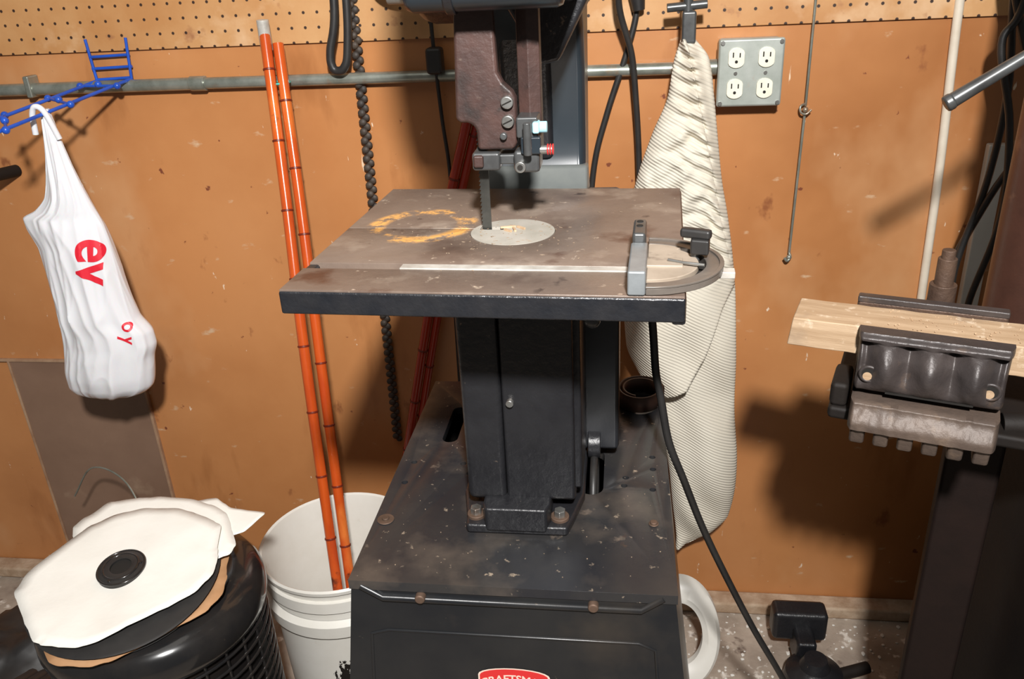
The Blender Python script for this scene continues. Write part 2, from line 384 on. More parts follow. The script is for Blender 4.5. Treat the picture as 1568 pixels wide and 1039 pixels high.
cyl('pole_cap',(-.6375,1.513,1.245),(-.636,1.51,1.297),.0108,m_bar,bp)
torus('pole_tie',(-.622,1.506,1.19),.019,.002,m_teal,bp)
bp2=empty('bamboo_pole_bundle')
bamboo(bp2,'pole_1',[(-.265,1.515,1.17),(-.37,1.505,.80),(-.55,1.48,.02)],.0095,m_bamboo2,.12,.05)
bamboo(bp2,'pole_2',[(-.245,1.52,1.17),(-.352,1.512,.80),(-.53,1.485,.02)],.0085,m_bamboo2,.12,.09)

# bucket
bk=empty('plastic_bucket'); bc=(-.54,1.25,0)
lathe('bucket_body',[(.0,.003),(.126,.003),(.130,.008),(.143,.32),(.150,.322),(.150,.345),(.144,.347),(.146,.362),(.152,.364),(.153,.371),(.150,.375),(.146,.372),(.141,.35),(.126,.012),(0,.010)],bc,m_bucket,bk)
lathe('bucket_ring',[(.142,.262),(.152,.266),(.154,.292),(.143,.300)],bc,m_bucket,bk)
def arcpatch(nm,a0,a1,z0,z1,mat,seed):
    bm=bmesh.new(); n=60; m_=60; g=[]
    for i in range(n+1):
        a=a0+(a1-a0)*i/n; col=[]
        for j in range(m_+1):
            zz=z0+(z1-z0)*j/m_; r=.1305+(.0125)*(zz-.008)/.31+.0012
            col.append(bm.verts.new((bc[0]+r*math.cos(a),bc[1]+r*math.sin(a),zz)))
        g.append(col)
    for i in range(n):
        for j in range(m_):
            u=(i/n-.5)*2; v=(j/m_-.5)*2
            if 1.0-(u*u+v*v)+noise.noise(V((i*.12,j*.12,seed)))*1.3+noise.noise(V((i*.4,j*.4,seed)))*.7>.45: bm.faces.new((g[i][j],g[i+1][j],g[i+1][j+1],g[i][j+1]))
    fin(nm,bm,mat,bk)
arcpatch('printed_label',math.radians(-88),math.radians(-68),.125,.20,m_shade,5.3)

# ---------------------------------------------------------------- cabinet stand
cb=empty('tool_stand_cabinet')
x0,x1,y0,y1,zt=-.297,.057,.702,1.174,.76
fx,fy=.115,.09
def taper(z): d=zt-z; return (x0-fx*d,x1+fx*d,y0-fy*d,y1+fy*.3*d)
bm=bmesh.new(); rr=[]
for z in (zt-.004,.0):
    a,b,c,d=taper(z); rr.append([bm.verts.new(p) for p in ((a,c,z),(b,c,z),(b,d,z),(a,d,z))])
for k in range(4): bm.faces.new((rr[0][k],rr[0][(k+1)%4],rr[1][(k+1)%4],rr[1][k]))
fin('cabinet_body',bm,m_cab,cb)
top=box('cabinet_top',(x0-.003,y0-.003,zt-.012),(x1+.003,y1,zt),m_cabtop,cb,bevel=0)
cuts=[]
def slot(cx,cy,w_,l):
    pts=[]
    r=w_/2
    for k in range(12): a=math.pi*k/11; pts.append((cx+r*math.cos(a),cy+l/2-r+r*math.sin(a)))
    for k in range(12): a=math.pi+math.pi*k/11; pts.append((cx+r*math.cos(a),cy-l/2+r+r*math.sin(a)))
    cuts.append(prism('cut',pts,'Z',zt-.05,zt+.05,m_dark,None,bevel=0))
slot(-.2425,1.04,.022,.10); slot(-.038,.928,.030,.105)
for x,y in ((-.28,.937),(-.2816,.889),(.0405,.936),(.039,.89),(.0405,.965),(.005,.915),(.003,.897),(-.212,.937),(-.2,.915)):
    cuts.append(cyl('cut',(x,y,zt-.05),(x,y,zt+.05),.0042,m_dark,None,seg=16,bevel=0))
boolean_cut(top,cuts)
bvm=top.modifiers.new('b','BEVEL'); bvm.width=.0025; bvm.segments=3; bvm.limit_method='ANGLE'; bvm.angle_limit=math.radians(60)
def FP(x,z,o=0): return V((x,y0-fy*(zt-z)-o,z))
tube('emboss_line',[FP(-.287,.752,.0005),FP(-.262,.738,.001),FP(.022,.738,.001),FP(.045,.754,.0005)],.0042,m_cab,cb,smooth=False,seg=10)
tube('emboss_line_low',[FP(-.28,.688,0),FP(-.26,.694,0),FP(.02,.694,0),FP(.038,.686,0),FP(.045,.60,0),FP(.05,.40,0)],.0018,m_cab,cb,smooth=False,seg=10)
tube('emboss_side',[FP(-.28,.688,0),FP(-.285,.6,0),FP(-.29,.4,0)],.0018,m_cab,cb,smooth=False,seg=10)
for i,(x,z) in enumerate(((-.219,.742),(-.029,.742))):
    cyl('front_screw_%d'%i,FP(x,z,-.002),FP(x,z,.008),.0058,m_rust,cb,seg=16,bevel=.002)
for i,(x,y) in enumerate(((-.286,.809),(.038,.82))):
    cyl('top_washer_%d'%i,(x,y,zt),(x,y,zt+.0015),.0105 if i==0 else .006,m_rust,cb); cyl('top_screw_%d'%i,(x,y,zt),(x,y,zt+.004),.0045,m_rust,cb,seg=16)
pts=[(-.158,.615),(-.08,.615),(-.08,.644)]+[(-.119+.039*math.cos(t),.644+.010*math.sin(t)) for t in [math.pi*k/12 for k in range(1,12)]]+[(-.158,.644)]
def plate(nm,sc,off,mat):
    cx,cz=-.119,.632; bm=bmesh.new()
    vs=[bm.verts.new(FP(cx+(x-cx)*sc,cz-.002+(z-.634)*sc,off)) for x,z in pts]; bm.faces.new(vs); fin(nm,bm,mat,cb)
plate('label_border',1.05,.0008,m_lbw); plate('label_plate',1.0,.0014,m_lbred)
me=text_mesh('CRAFTSMAN',.0145,0); b2=bmesh.new(); b2.from_mesh(me)
for v in b2.verts:
    x,y=v.co.x,v.co.y; v.co=FP(-.119+x*.95,.637+y-x*x*5,.002)
fin('label_text',b2,m_lbw,cb)

# ---------------------------------------------------------------- band saw
bs=empty('band_saw')
prism('foot_plate',[(-.182,.789),(-.062,.789),(-.056,.81),(-.045,.86),(-.045,1.12),(-.195,1.12),(-.195,.86),(-.184,.81)],'Z',zt,zt+.013,m_blackcast,bs,bevel=.004)
prism('foot_block',[(-.158,.787),(-.086,.787),(-.082,.80),(-.082,.9),(-.162,.9),(-.162,.80)],'Z',zt+.005,zt+.038,m_blackcast,bs,bevel=.004)
for i,x in enumerate((-.172,-.072)):
    cyl('foot_boss_%d'%i,(x,.808,zt+.012),(x,.808,zt+.017),.011,m_rust,bs); cyl('foot_bolt_%d'%i,(x,.808,zt+.016),(x,.808,zt+.025),.0072,m_steel,bs,seg=6)
low=[(.812,.795),(.812,1.085),(.83,1.094),(1.12,1.094),(1.15,1.06),(1.15,.80),(1.13,.785),(.83,.785)]
prism('lower_housing_left',low,'X',-.181,-.135,m_blackcast,bs,bevel=.007,seg=3)
prism('lower_housing_right',[(y+.002 if y<1 else y,z) for y,z in low],'X',-.1345,-.054,m_blackcast,bs,bevel=.004,seg=3)
cyl('housing_screw',(-.125,.808,.925),(-.125,.816,.925),.0045,m_steel,bs,seg=12)
box('housing_flange',(-.06,.83,.80),(-.046,1.05,1.09),m_blackcast,bs,bevel=.004)
box('belt_guard',(-.058,.945,.782),(-.004,1.09,1.098),m_blacksmooth,bs,bevel=.006)
torus('drive_belt',(-.036,.935,.72),.055,.005,m_black,bs,axis='X')
cyl('drive_pulley',(-.044,.95,.79),(-.028,.95,.79),.02,m_blackcast,bs)
fr=[(1.14,.80),(1.14,1.78),(.80,1.78),(.785,1.74),(.785,1.36),(.80,1.345),(.98,1.330),(1.02,1.30),(1.045,1.25),(1.05,1.15),(1.035,1.12),(1.01,1.10),(1.0,1.0),(1.0,.80)]
prism('c_frame',fr,'X',-.166,-.048,m_bluegrey,bs,bevel=.012,seg=4)
prism('c_frame_web',[(1.13,1.145),(1.135,1.40),(1.0,1.40),(1.025,1.29),(1.035,1.22),(1.040,1.145)],'X',-.150,-.088,m_blackcast,bs,bevel=.008,seg=3)
prism('frame_foot_fillet',[(1.0,1.095),(1.0,1.104),(1.012,1.110),(1.026,1.120),(1.040,1.138),(1.06,1.138),(1.10,1.095)],'X',-.172,-.045,m_litgrey,bs,bevel=.006,seg=3)
cyl('upper_wheel_cover',(-.222,.995,1.485),(-.150,.995,1.485),.172,m_blackcast,bs,seg=64,bevel=.012)
cyl('upper_wheel_case',(-.150,.995,1.49),(-.052,.995,1.49),.165,m_blackcast,bs,seg=64,bevel=.008)
cyl('front_tube',(-.196,.79,1.362),(-.052,.79,1.362),.026,m_bluegrey,bs,bevel=.008)
cyl('front_tube_collar',(-.158,.79,1.362),(-.150,.79,1.362),.0285,m_blackcast,bs)
cyl('tension_knob',(-.215,.80,1.352),(-.196,.80,1.352),.008,m_steel,bs)
prism('arm_brace',[(-.13,1.335),(-.034,1.345),(-.072,1.272),(-.096,1.268),(-.11,1.30)],'Y',.95,1.10,m_blackcast,bs,bevel=.005)
def arc(cx,cz,r,a0,a1,n=6): return [(cx+r*math.cos(math.radians(a0+(a1-a0)*i/n)),cz+r*math.sin(math.radians(a0+(a1-a0)*i/n))) for i in range(n+1)]
gp=[(-.159,1.342),(-.164,1.236)]+[(-.159,1.233)]+arc(-.155,1.222,.011,80,0,5)+[(-.1435,1.206),(-.108,1.206),(-.104,1.212),(-.104,1.256)]+[(-.107,1.262),(-.1155,1.270),(-.1205,1.280),(-.1225,1.342)]
prism('guide_casting',gp,'Y',.818,.832,m_bronze,bs,bevel=.0035,seg=3)
prism('guide_post',[(-.104,.843),(-.093,.838),(-.082,.843),(-.082,.862),(-.104,.862)],'Z',1.225,1.36,m_bronze,bs,bevel=.001)
for i,(x,z,r) in enumerate(((-.112,1.252,.0062),(-.112,1.234,.0062),(-.117,1.220,.0035))):
    cyl('guide_bolt_%d'%i,(x,.812,z),(x,.819,z),r,m_dsteel if i==2 else m_steel,bs,bevel=.0015)
    if i<2: tube('guide_bolt_slot_%d'%i,[(x-.0045,.8120,z-.002),(x+.0045,.8120,z+.002)],.0007,m_dark,bs,smooth=False,seg=6)
box('guide_block_upper',(-.104,.812,1.218),(-.083,.850,1.238),m_dsteel,bs,bevel=.002)
box('guide_block_mid',(-.100,.808,1.203),(-.080,.84,1.22),m_bluegrey,bs,bevel=.002)
cyl('guide_clamp_post',(-.092,.80,1.204),(-.092,.80,1.235),.004,m_dsteel,bs)
cyl('guide_screw_blue',(-.083,.815,1.228),(-.074,.815,1.228),.0055,m_lblue,bs)
box('guide_screw_body',(-.088,.806,1.223),(-.081,.822,1.234),m_lblue,bs,bevel=.002)
cyl('guide_screw_red',(-.082,.812,1.207),(-.069,.812,1.207),.0042,m_steel,bs)
for k in range(3): cyl('guide_screw_band_%d'%k,(-.0745+k*.0025,.812,1.207),(-.073+k*.0025,.812,1.207),.0055,m_lbred,bs)
box('guide_jaw_left',(-.150,.815,1.186),(-.122,.850,1.204),m_dsteel,bs,bevel=.003)
box('guide_jaw_left_face',(-.148,.811,1.190),(-.138,.818,1.202),m_bronze,bs,bevel=.002)
box('guide_jaw_bridge',(-.125,.825,1.190),(-.10,.848,1.200),m_dsteel,bs,bevel=.002)
box('guide_jaw_right',(-.108,.812,1.184),(-.082,.845,1.206),m_dsteel,bs,bevel=.004)
cyl('guide_jaw_pivot',(-.101,.806,1.191),(-.101,.814,1.191),.0055,m_steel,bs); cyl('guide_jaw_hole',(-.101,.8055,1.191),(-.101,.807,1.191),.0028,m_dark,bs,bevel=0)
box('blade',(-.1465,.8365,1.08),(-.1375,.8378,1.36),m_blade,bs,bevel=0)
bm=bmesh.new(); z=1.09
while z<1.36:
    a=bm.verts.new((-.1465,.8372,z)); b=bm.verts.new((-.1482,.8372,z)); c=bm.verts.new((-.1465,.8372,z+.004)); bm.faces.new((a,b,c)); z+=.0042
fin('blade_teeth',bm,m_blade,bs)
# table (own rotation)
T=(-.119,.826,0); th=math.radians(-2.6)
tb=empty('work_table',T,th); tb.parent=bs
hx,hy=.177,.1725
tt=box('table_plate',(-hx,-hy,1.099),(hx,hy,1.12),[m_table],tb,bevel=0)
c=[box('cut',(-hx-.01,-hy+.056,1.1135),(hx+.01,-hy+.071,1.14),m_dark,None,bevel=0)]
c.append(cyl('cut',(.005,.0,1.05),(.005,.0,1.2),.0440,m_dark,None,seg=64,bevel=0))
c.append(box('cut',(-hx-.01,.0093,1.05),(-.030,.0107,1.14),m_dark,None,bevel=0))
for q in c: q.location=T; q.rotation_euler=(0,0,th)
boolean_cut(tt,c)
bv=tt.modifiers.new('b','BEVEL'); bv.width=.0012; bv.segments=2; bv.limit_method='ANGLE'; bv.angle_limit=math.radians(60)
box('skirt_front',(-hx-.001,-hy-.0015,1.0965),(hx+.001,-hy+.010,1.1187),m_tableblk,tb,bevel=.0025)
box('skirt_left',(-hx-.0015,-hy,1.0965),(-hx+.010,hy,1.1180),m_tableblk,tb,bevel=.0025)
box('skirt_right',(hx-.010,-hy,1.094),(hx+.0015,hy,1.1180),m_tableblk,tb,bevel=.0025)
ins=cyl('table_insert',(.005,0,1.112),(.005,0,1.1202),.0436,m_insert,tb,seg=64,bevel=0)
c=[box('cut',(-.031,.0055,1.05),(-.006,.0150,1.2),m_dark,None,bevel=0)]
for q in c: q.location=T; q.rotation_euler=(0,0,th)
boolean_cut(ins,c)
for p in ins.data.polygons: p.use_smooth=False
bm=bmesh.new()
for (x,y,l,r) in ((-.002,.012,.016,.3),(.006,.004,.012,1.9),(.012,.010,.012,-.7),(.000,.000,.010,2.5)):
    bmesh.ops.create_cube(bm,size=1,matrix=Matrix.Translation((x,y,1.1213))@Matrix.Rotation(r,4,'Z')@Matrix.Diagonal((l,.0022,.002,1)))
fin('wood_slivers',bm,m_wood,tb)
box('trunnion',(-.06,-.04,1.06),(.075,.12,1.098),m_blackcast,tb,bevel=.006)
tube('tilt_handle',[(.082,-.02,1.085),(.086,-.03,1.065),(.089,-.04,1.047)],.004,m_steel,tb)
sph('tilt_knob',(.090,-.043,1.041),.0085,m_dsteel,tb)
# miter gauge
mg=empty('miter_gauge'); mg.parent=tb
sy=-hy+.0635
box('miter_bar',(-.083,sy-.006,1.1145),(.221,sy+.006,1.1206),m_bar,mg,bevel=.0008)
box('miter_face_front',(.130,-hy-.002,1.1205),(.145,-.098,1.142),m_facest,mg,bevel=.002)
box('miter_face_back',(.131,-.098,1.1205),(.143,-.052,1.150),m_dsteel,mg,bevel=.003)
for i,y in enumerate((-.075,-.062)): cyl('face_hole_%d'%i,(.137,y,1.1495),(.137,y,1.1506),.003,m_dark,mg,seg=12,bevel=0)
cx_=.145; cy_=sy+.002
def sector(nm,r0,r1,a0,a1,z0,z1,mat,n=32,bev=.001):
    P=[(cx_+r1*math.cos(a0+(a1-a0)*k/n),cy_+r1*math.sin(a0+(a1-a0)*k/n)) for k in range(n+1)]
    if r0>0: P+=[(cx_+r0*math.cos(a1+(a0-a1)*k/n),cy_+r0*math.sin(a1+(a0-a1)*k/n)) for k in range(n+1)]
    return prism(nm,P,'Z',z0,z1,mat,mg,bevel=bev)
hp=math.pi/2
sector('head_plate_inner',0,.045,-hp,hp,1.1208,1.1265,m_mitertop)
sector('head_plate_outer',.051,.066,-hp,hp,1.1205,1.1268,m_miter)
sector('head_web_front',.044,.052,-hp,-.95,1.1208,1.1262,m_mitertop); sector('head_web_back',.044,.052,.95,hp,1.1208,1.1262,m_mitertop)
sector('head_rim',.0625,.0665,-hp,hp,1.1265,1.1285,m_miter,bev=.0005)
sector('slot_floor',.044,.052,-1.0,1.0,1.1207,1.1212,m_dark,bev=0)
box('head_boss',(.144,sy-.012,1.1255),(.176,sy+.010,1.1285),m_mitertop,mg,bevel=.001)
tube('pointer',[(.163,sy,1.1295),(.176,sy-.006,1.129),(.194,sy-.012,1.129)],.0015,m_steel,mg,smooth=False)
cyl('clamp_stud',(.187,sy+.02,1.122),(.187,sy+.02,1.146),.0042,m_dsteel,mg)
box('clamp_wing',(.173,sy+.015,1.143),(.201,sy+.025,1.152),m_black,mg,bevel=.003,rz=math.radians(-20))
prism('clamp_block',[(.182,sy+.012),(.198,sy+.008),(.200,sy+.026),(.184,sy+.030)],'Z',1.130,1.144,m_black,mg,bevel=.002)
tube('power_cord',[(.015,.97,1.08),(.028,.955,1.02),(.036,.95,.96),(.041,.945,.90),(.048,.94,.865),(.060,.94,.80),(.082,.95,.735),(.112,.98,.64),(.147,1.0,.549),(.205,1.03,.41),(.262,1.05,.29),(.33,1.08,.13),(.40,1.10,.012),(.5,1.12,.008)],.0050,m_black,bs)

bm=bmesh.new(); sp=[]
for i in range(70):
    a=i/69*math.pi*3.4; r=.040-.012*i/69; sp.append((.026+r*math.cos(a)*.9,1.115+r*math.sin(a)))
for i in range(69):
    (ax,ay),(bx,by)=sp[i],sp[i+1]
    bm.faces.new([bm.verts.new(p) for p in ((ax,ay,.762),(bx,by,.762),(bx,by,.786),(ax,ay,.786))])
bmesh.ops.remove_doubles(bm,verts=bm.verts,dist=1e-5)
o=fin('coiled_leather_belt',bm,m_leather); s=o.modifiers.new('s','SOLIDIFY'); s.thickness=.003

tube('extension_cord',[(-.035,1.40,1.40),(-.015,1.45,1.36),(-.010,1.48,1.29),(.010,1.50,1.22),(.018,1.51,1.15),(.025,1.52,1.05),(.03,1.525,.9)],.0055,m_black)
ec=empty('appliance_cord')
tube('cord',[(.015,1.53,1.42),(.020,1.53,1.30),(.003,1.53,1.22),(-.03,1.53,1.12),(-.055,1.53,1.02),(-.07,1.53,.85)],.0055,m_black,ec)
cyl('plug',(.018,1.52,1.315),(.022,1.52,1.285),.014,m_black,ec,r2=.010)
sc=empty('switch_cord')
tube('cord',[(-.335,1.52,1.42),(-.335,1.52,1.26),(-.332,1.53,1.12),(-.325,1.53,1.0),(-.335,1.53,.8),(-.34,1.53,.55)],.0035,m_black,sc)
box('plug_body',(-.347,1.50,1.195),(-.318,1.53,1.24),m_black,sc,bevel=.006)

# ---------------------------------------------------------------- white cloth bag
db=empty('fabric_dust_bag')
tab=[(1.243,.090,.110,.010),(1.21,.080,.136,.018),(1.152,.073,.148,.026),(1.088,.048,.158,.032),(1.01,.022,.170,.036),(.95,.010,.182,.038),(.865,.0,.195,.040),(.78,.0,.206,.042),(.695,.006,.212,.042),(.64,.028,.215,.040),(.57,.056,.218,.036),(.44,.090,.228,.032),(.375,.100,.230,.030),(.30,.108,.222,.026),(.262,.112,.196,.02),(.235,.114,.160,.015),(.213,.114,.125,.006)]
curve=[(-.02,.70),(.01,.655),(.05,.605),(.085,.592),(.12,.615),(.15,.68),(.18,.77),(.25,.90)]
def zc(x):
    if x<=curve[0][0]: return curve[0][1]
    for p,q in zip(curve,curve[1:]):
        if x<=q[0]: t=(x-p[0])/(q[0]-p[0]); return p[1]+(q[1]-p[1])*t
    return .9
bm=bmesh.new(); R=[]; NR,NS=400,200
for i in range(NR+1):
    z=1.243-(1.243-.213)*i/NR
    xl,xr,ry=interp(tab,z); cx=(xl+xr)/2; rx=(xr-xl)/2; row=[]
    for k in range(NS):
        a=2*math.pi*k/NS; ca,sa=math.cos(a),math.sin(a)
        x=cx+rx*ca; g=0
        up=sstep((z-.80)/.08)
        if up>0:
            xs=.103+(.185-.103)*(1.22-z)/.34
            u=(x-xs)
            left=math.exp(-abs(u)/.024) if u<0 else math.exp(-abs(u)/.007)
            n0=noise.noise(V((x*20,0,z*16)))
            g+=up*.0115*left*math.sin((z+u*.6)*215+5*n0)
            g+=up*.009*math.exp(-(u/.012)**2)
            if u<0:
                g+=up*.011*noise.noise(V(((x+z*.9)*9,2,(z-x*.8)*34)))*min(1,-u/.02)
                g+=up*.0035*math.sin((z+u*.8)*80+7*n0)*min(1,-u/.03)
            else: g+=up*.002*math.sin(u*260)-up*.004
        lowf=1-up
        s=sstep((z-zc(x))/.014)
        g+=.032*s*sstep((.90-z)/.16)-.014*(1-s)*sstep((z-.50)/.1)
        g+=lowf*(.006*math.sin((x+(z-.6)*.45)*62+3*noise.noise(V((x*6,0,z*4))))+.012*noise.noise(V((x*13,1,z*6))))
        n1=noise.noise(V((x*9,sa,z*6)))
        row.append(bm.verts.new((x+.004*n1,1.470+(ry+(g if sa<0 else 0)+.006*n1)*sa,z)))
    R.append(row)
for A,B in zip(R,R[1:]):
    for k in range(NS): bm.faces.new((A[k],A[(k+1)%NS],B[(k+1)%NS],B[k]))
bm.faces.new(R[0]); bm.faces.new(R[-1])
fin('bag_fabric',bm,m_cloth,db,angle=80)
box('clamp_jaw',(.090,1.455,1.235),(.113,1.485,1.285),m_dsteel,db,bevel=.004)
cyl('clamp_bar',(.066,1.47,1.290),(.130,1.47,1.294),.007,m_dsteel,db); cyl('clamp_screw',(.10,1.47,1.28),(.098,1.47,1.42),.008,m_dsteel,db)
cyl('clamp_bracket',(.10,1.47,1.33),(.10,1.545,1.33),.006,m_dsteel,db)
ph=empty('c_clamp'); 
tube('clamp_frame',[(-.44,1.50,1.42),(-.42,1.50,1.345),(-.38,1.50,1.325),(-.34,1.50,1.335)],.010,m_steel,ph)
cyl('clamp_pad',(-.36,1.50,1.325),(-.35,1.50,1.30),.010,m_steel,ph)
tube('black_hose_hook',[(.15,1.52,1.42),(.165,1.50,1.345),(.185,1.50,1.335),(.20,1.51,1.36),(.21,1.53,1.44)],.009,m_black)
pk=empty('wall_pipe_stub'); cyl('stub',(-1.225,WY,1.03),(-1.238,1.46,1.035),.012,m_shade,pk); cyl('stub_end',(-1.236,1.47,1.035),(-1.239,1.452,1.036),.014,m_shade,pk)

# ---------------------------------------------------------------- vise and plank
VO=(.331,.86,0); vr=math.radians(-19)
vs=empty('bench_vise',VO,vr)
hw=.0755
bm=bmesh.new(); NU,NV=150,110; G=[]
def vy(u,v):
    y=-.012
    y-=.006*sstep((v-.0)/.05)
    fl=(.5+.5*math.cos(u*math.pi*3.4))**.7
    e=sstep((v-.07)/.06)*(1-sstep((v-.34)/.30))
    y+=e*.019*(1-fl)
    y-=.018*math.sin(min(1,max(0,(v-.1)/.52))*math.pi)**.8*(1-.3*u*u)
    y+=.018*sstep((v-.62)/.035)*(1-sstep((v-.70)/.03))
    y-=.014*sstep((v-.70)/.03)*1.0
    y-=.010*sstep((v-.74)/.2)
    y+=.012*max(0,(abs(u)-.93)/.07)**2
    return y
for j in range(NV+1):
    v=j/NV; row=[]
    for i in range(NU+1):
        u=-1+2*i/NU
        ww=hw*(1-.035*math.sin(min(1,v/.7)*math.pi)) if v<.7 else hw*.975
        row.append(bm.verts.new((u*ww,vy(u,v)+.0010*noise.noise(V((u*9,v*8,0))),.988-.106*v)))
    G.append(row)
for j in range(NV):
    for i in range(NU):
        f=bm.faces.new((G[j][i],G[j][i+1],G[j+1][i+1],G[j+1][i]))
        if j/NV>.68: f.material_index=1
bk_=[[bm.verts.new((x.co.x,.008,x.co.z)) for x in (G[0] if s==0 else G[-1])] for s in (0,1)]
for i in range(NU):
    bm.faces.new((G[0][i],G[0][i+1],bk_[0][i+1],bk_[0][i])); bm.faces.new((G[-1][i],G[-1][i+1],bk_[1][i+1],bk_[1][i]))
for e in (0,NU):
    bm.faces.new([G[j][e] for j in range(NV+1)]+[bk_[1][e],bk_[0][e]])
bm.faces.new(bk_[0]+bk_[1][::-1])
fin('front_jaw',bm,[m_vise,m_viselip],vs,angle=50)
for i,u in enumerate((-.059,.059)):
    z=.944; yy=vy(u/hw,.40)
    torus('jaw_hole_rim_%d'%i,(u,yy-.0005,z),.0086,.002,m_vise,vs,axis='Y',seg=32)
    cyl('jaw_hole_%d'%i,(u,yy-.0018,z),(u,yy+.004,z),.0084,m_dark,vs,bevel=0)
    cyl('jaw_hole_wood_%d'%i,(u-.001,yy-.0022,z-.0024),(u-.001,yy-.0016,z-.0024),.0048,m_wood,vs,bevel=0)
for i in range(6):
    u=-.062+i*.0248
    prism('jaw_tooth_%d'%i,[(-.039,.890),(-.034,.868),(-.030,.859),(-.006,.859),(-.006,.890)],'X',u-.0078,u+.0078,m_viselip,vs,bevel=.003)
box('jaw_slot',(-.040,vy(0,.6)-.0008,.9225),(.046,-.010,.9245),m_dark,vs,bevel=0)
box('back_jaw',(-.085,.072,.945),(.072,.100,.992),m_visejaw,vs,bevel=.004)
box('back_jaw_top',(-.085,.072,.989),(.072,.086,.997),m_vise,vs,bevel=.002)
cyl('screw_post',(.003,.125,.90),(.003,.125,1.036),.0105,m_visejaw,vs); cyl('screw_post_cap',(.003,.125,1.034),(.003,.125,1.046),.0075,m_visejaw,vs)
cyl('screw_collar',(.003,.125,.97),(.003,.125,1.004),.015,m_visejaw,vs)
box('vise_slide',(-.05,-.0,.875),(.05,.20,.945),m_shade,vs,bevel=.006)
box('vise_base',(-.098,-.004,.870),(.16,.18,.886),m_shade,vs,bevel=.005)
box('vise_cheek',(-.098,.0,.884),(-.078,.06,.915),m_shade,vs,bevel=.006)
cyl('side_bar',(.08,.02,.887),(.30,.06,.905),.013,m_shade,vs)
st=empty('vise_stand')
box('stand_post',(.415,.95,.02),(.480,1.010,.868),m_postd,st,bevel=.006,rz=vr)
box('stand_top',(.33,.90,.845),(.50,1.04,.8695),m_shade,st,bevel=.004,rz=vr)
box('stand_base',(.33,.88,0),(.50,1.06,.02),m_shade,st,bevel=.004,rz=vr)
pl=empty('pine_plank',VO,vr)
bm=bmesh.new(); rows=[]
for i in range(31):
    x=-.152+.50*i/30; j=.0008*noise.noise(V((x*40,0,0)))
    rows.append([bm.verts.new((x+(.004 if i==0 and s>1 else 0),y+j,z+j)) for s,(y,z) in enumerate(((.010,.9505),(.070,.9505),(.070,.987),(.010,.985)))])
for a,b in zip(rows,rows[1:]):
    for k in range(4): bm.faces.new((a[k],a[(k+1)%4],b[(k+1)%4],b[k]))
bm.faces.new(rows[0]); bm.faces.new(rows[-1])
fin('plank_board',bm,m_wood,pl,bevel=.0015)
bm=bmesh.new()
for _ in range(110):
    x=random.uniform(-.05,.16);y=random.uniform(.012,.068);r=random.uniform(.0005,.0013)
    bmesh.ops.create_icosphere(bm,subdivisions=1,radius=r,matrix=Matrix.Translation((x,y,.987)))
fin('sawdust_crumbs',bm,m_wood,pl)

dp=empty('drill_press')
cyl('press_column',(.555,1.17,.02),(.555,1.17,1.55),.046,m_brown,dp,seg=40)
cyl('press_base',(.555,1.17,0),(.555,1.17,.03),.060,m_shade,dp,seg=40)
box('press_head',(.52,1.05,1.285),(.80,1.25,1.62),m_blackcast,dp,bevel=.02)
cyl('feed_lever',(.366,1.02,1.208),(.448,1.02,1.262),.0085,m_dsteel,dp,r2=.0065); cyl('feed_lever_tip',(.358,1.02,1.203),(.367,1.02,1.2086),.0095,m_dsteel,dp,bevel=.003)
cyl('lever_hub',(.448,1.02,1.262),(.56,1.08,1.34),.008,m_dsteel,dp)
box('white_wall_board',(.622,1.532,.74),(.655,1.55,1.045),m_bucket,None,bevel=.003)
for i,p in enumerate(([(.575,1.46,1.5),(.585,1.46,1.30),(.60,1.45,1.15),(.595,1.45,1.0),(.57,1.45,.85),(.585,1.46,.73)],
   [(.60,1.44,1.5),(.59,1.43,1.28),(.57,1.43,1.22),(.60,1.42,1.10),(.615,1.42,.95),(.60,1.44,.8),(.60,1.44,.74)],
   [(.56,1.45,1.5),(.57,1.44,1.33),(.61,1.43,1.20),(.64,1.42,1.10),(.60,1.44,.98),(.56,1.47,.82),(.55,1.47,.73)])):
    tube('hanging_cable',p,.0058,m_black)
rb=empty('corrugated_filter_box')
box('filter_core',(.63,1.25,.0),(1.0,1.46,.72),m_shade,rb,bevel=.01)
for k in range(35): box('rib_%d'%k,(.622,1.242,.02+k*.02),(1.0,1.46,.030+k*.02),m_shade,rb,bevel=.003)
rb2=empty('black_tool_cabinet')
box('cabinet_box',(.52,.84,.0),(.95,1.06,.80),m_shade,rb2,bevel=.006)
box('cabinet_door',(.53,.832,.03),(.94,.842,.78),m_shade,rb2,bevel=.004)
for k in range(22): box('louver_%d'%k,(.56,.826,.10+k*.028),(.92,.834,.112+k*.028),m_postd,rb2,bevel=.003)
ts=empty('toilet_seat_ring')
bm=bmesh.new(); n=60; rings=[]
for i in range(n):
    a=2*math.pi*i/n; ca,sa=math.cos(a),math.sin(a)
    row=[]
    for r,h in ((1,0),(1,.012),(.92,.020),(.70,.022),(.56,.014),(.56,0)):
        X=.080*r*ca; Z=.105*r*sa*(1.05 if sa>0 else 1)
        row.append(bm.verts.new((.120+X,1.33-h-Z*-.55,.112+Z*.85)))
    rings.append(row)
for i in range(n):
    A,B=rings[i],rings[(i+1)%n]
    for k in range(6): bm.faces.new((A[k],A[(k+1)%6],B[(k+1)%6],B[k]))
fin('seat_ring',bm,m_bucket,ts)
cp=empty('cast_iron_machine_part')
box('part_head',(.315,1.38,.05),(.425,1.43,.12),m_blackcast,cp,bevel=.01)
box('part_neck',(.355,1.33,.02),(.395,1.40,.09),m_blackcast,cp,bevel=.008)
lathe('part_body',[(0,0),(.055,0),(.06,.02),(.055,.05),(.03,.065),(.022,.085),(0,.085)],(.385,1.30,0),m_blackcast,cp)
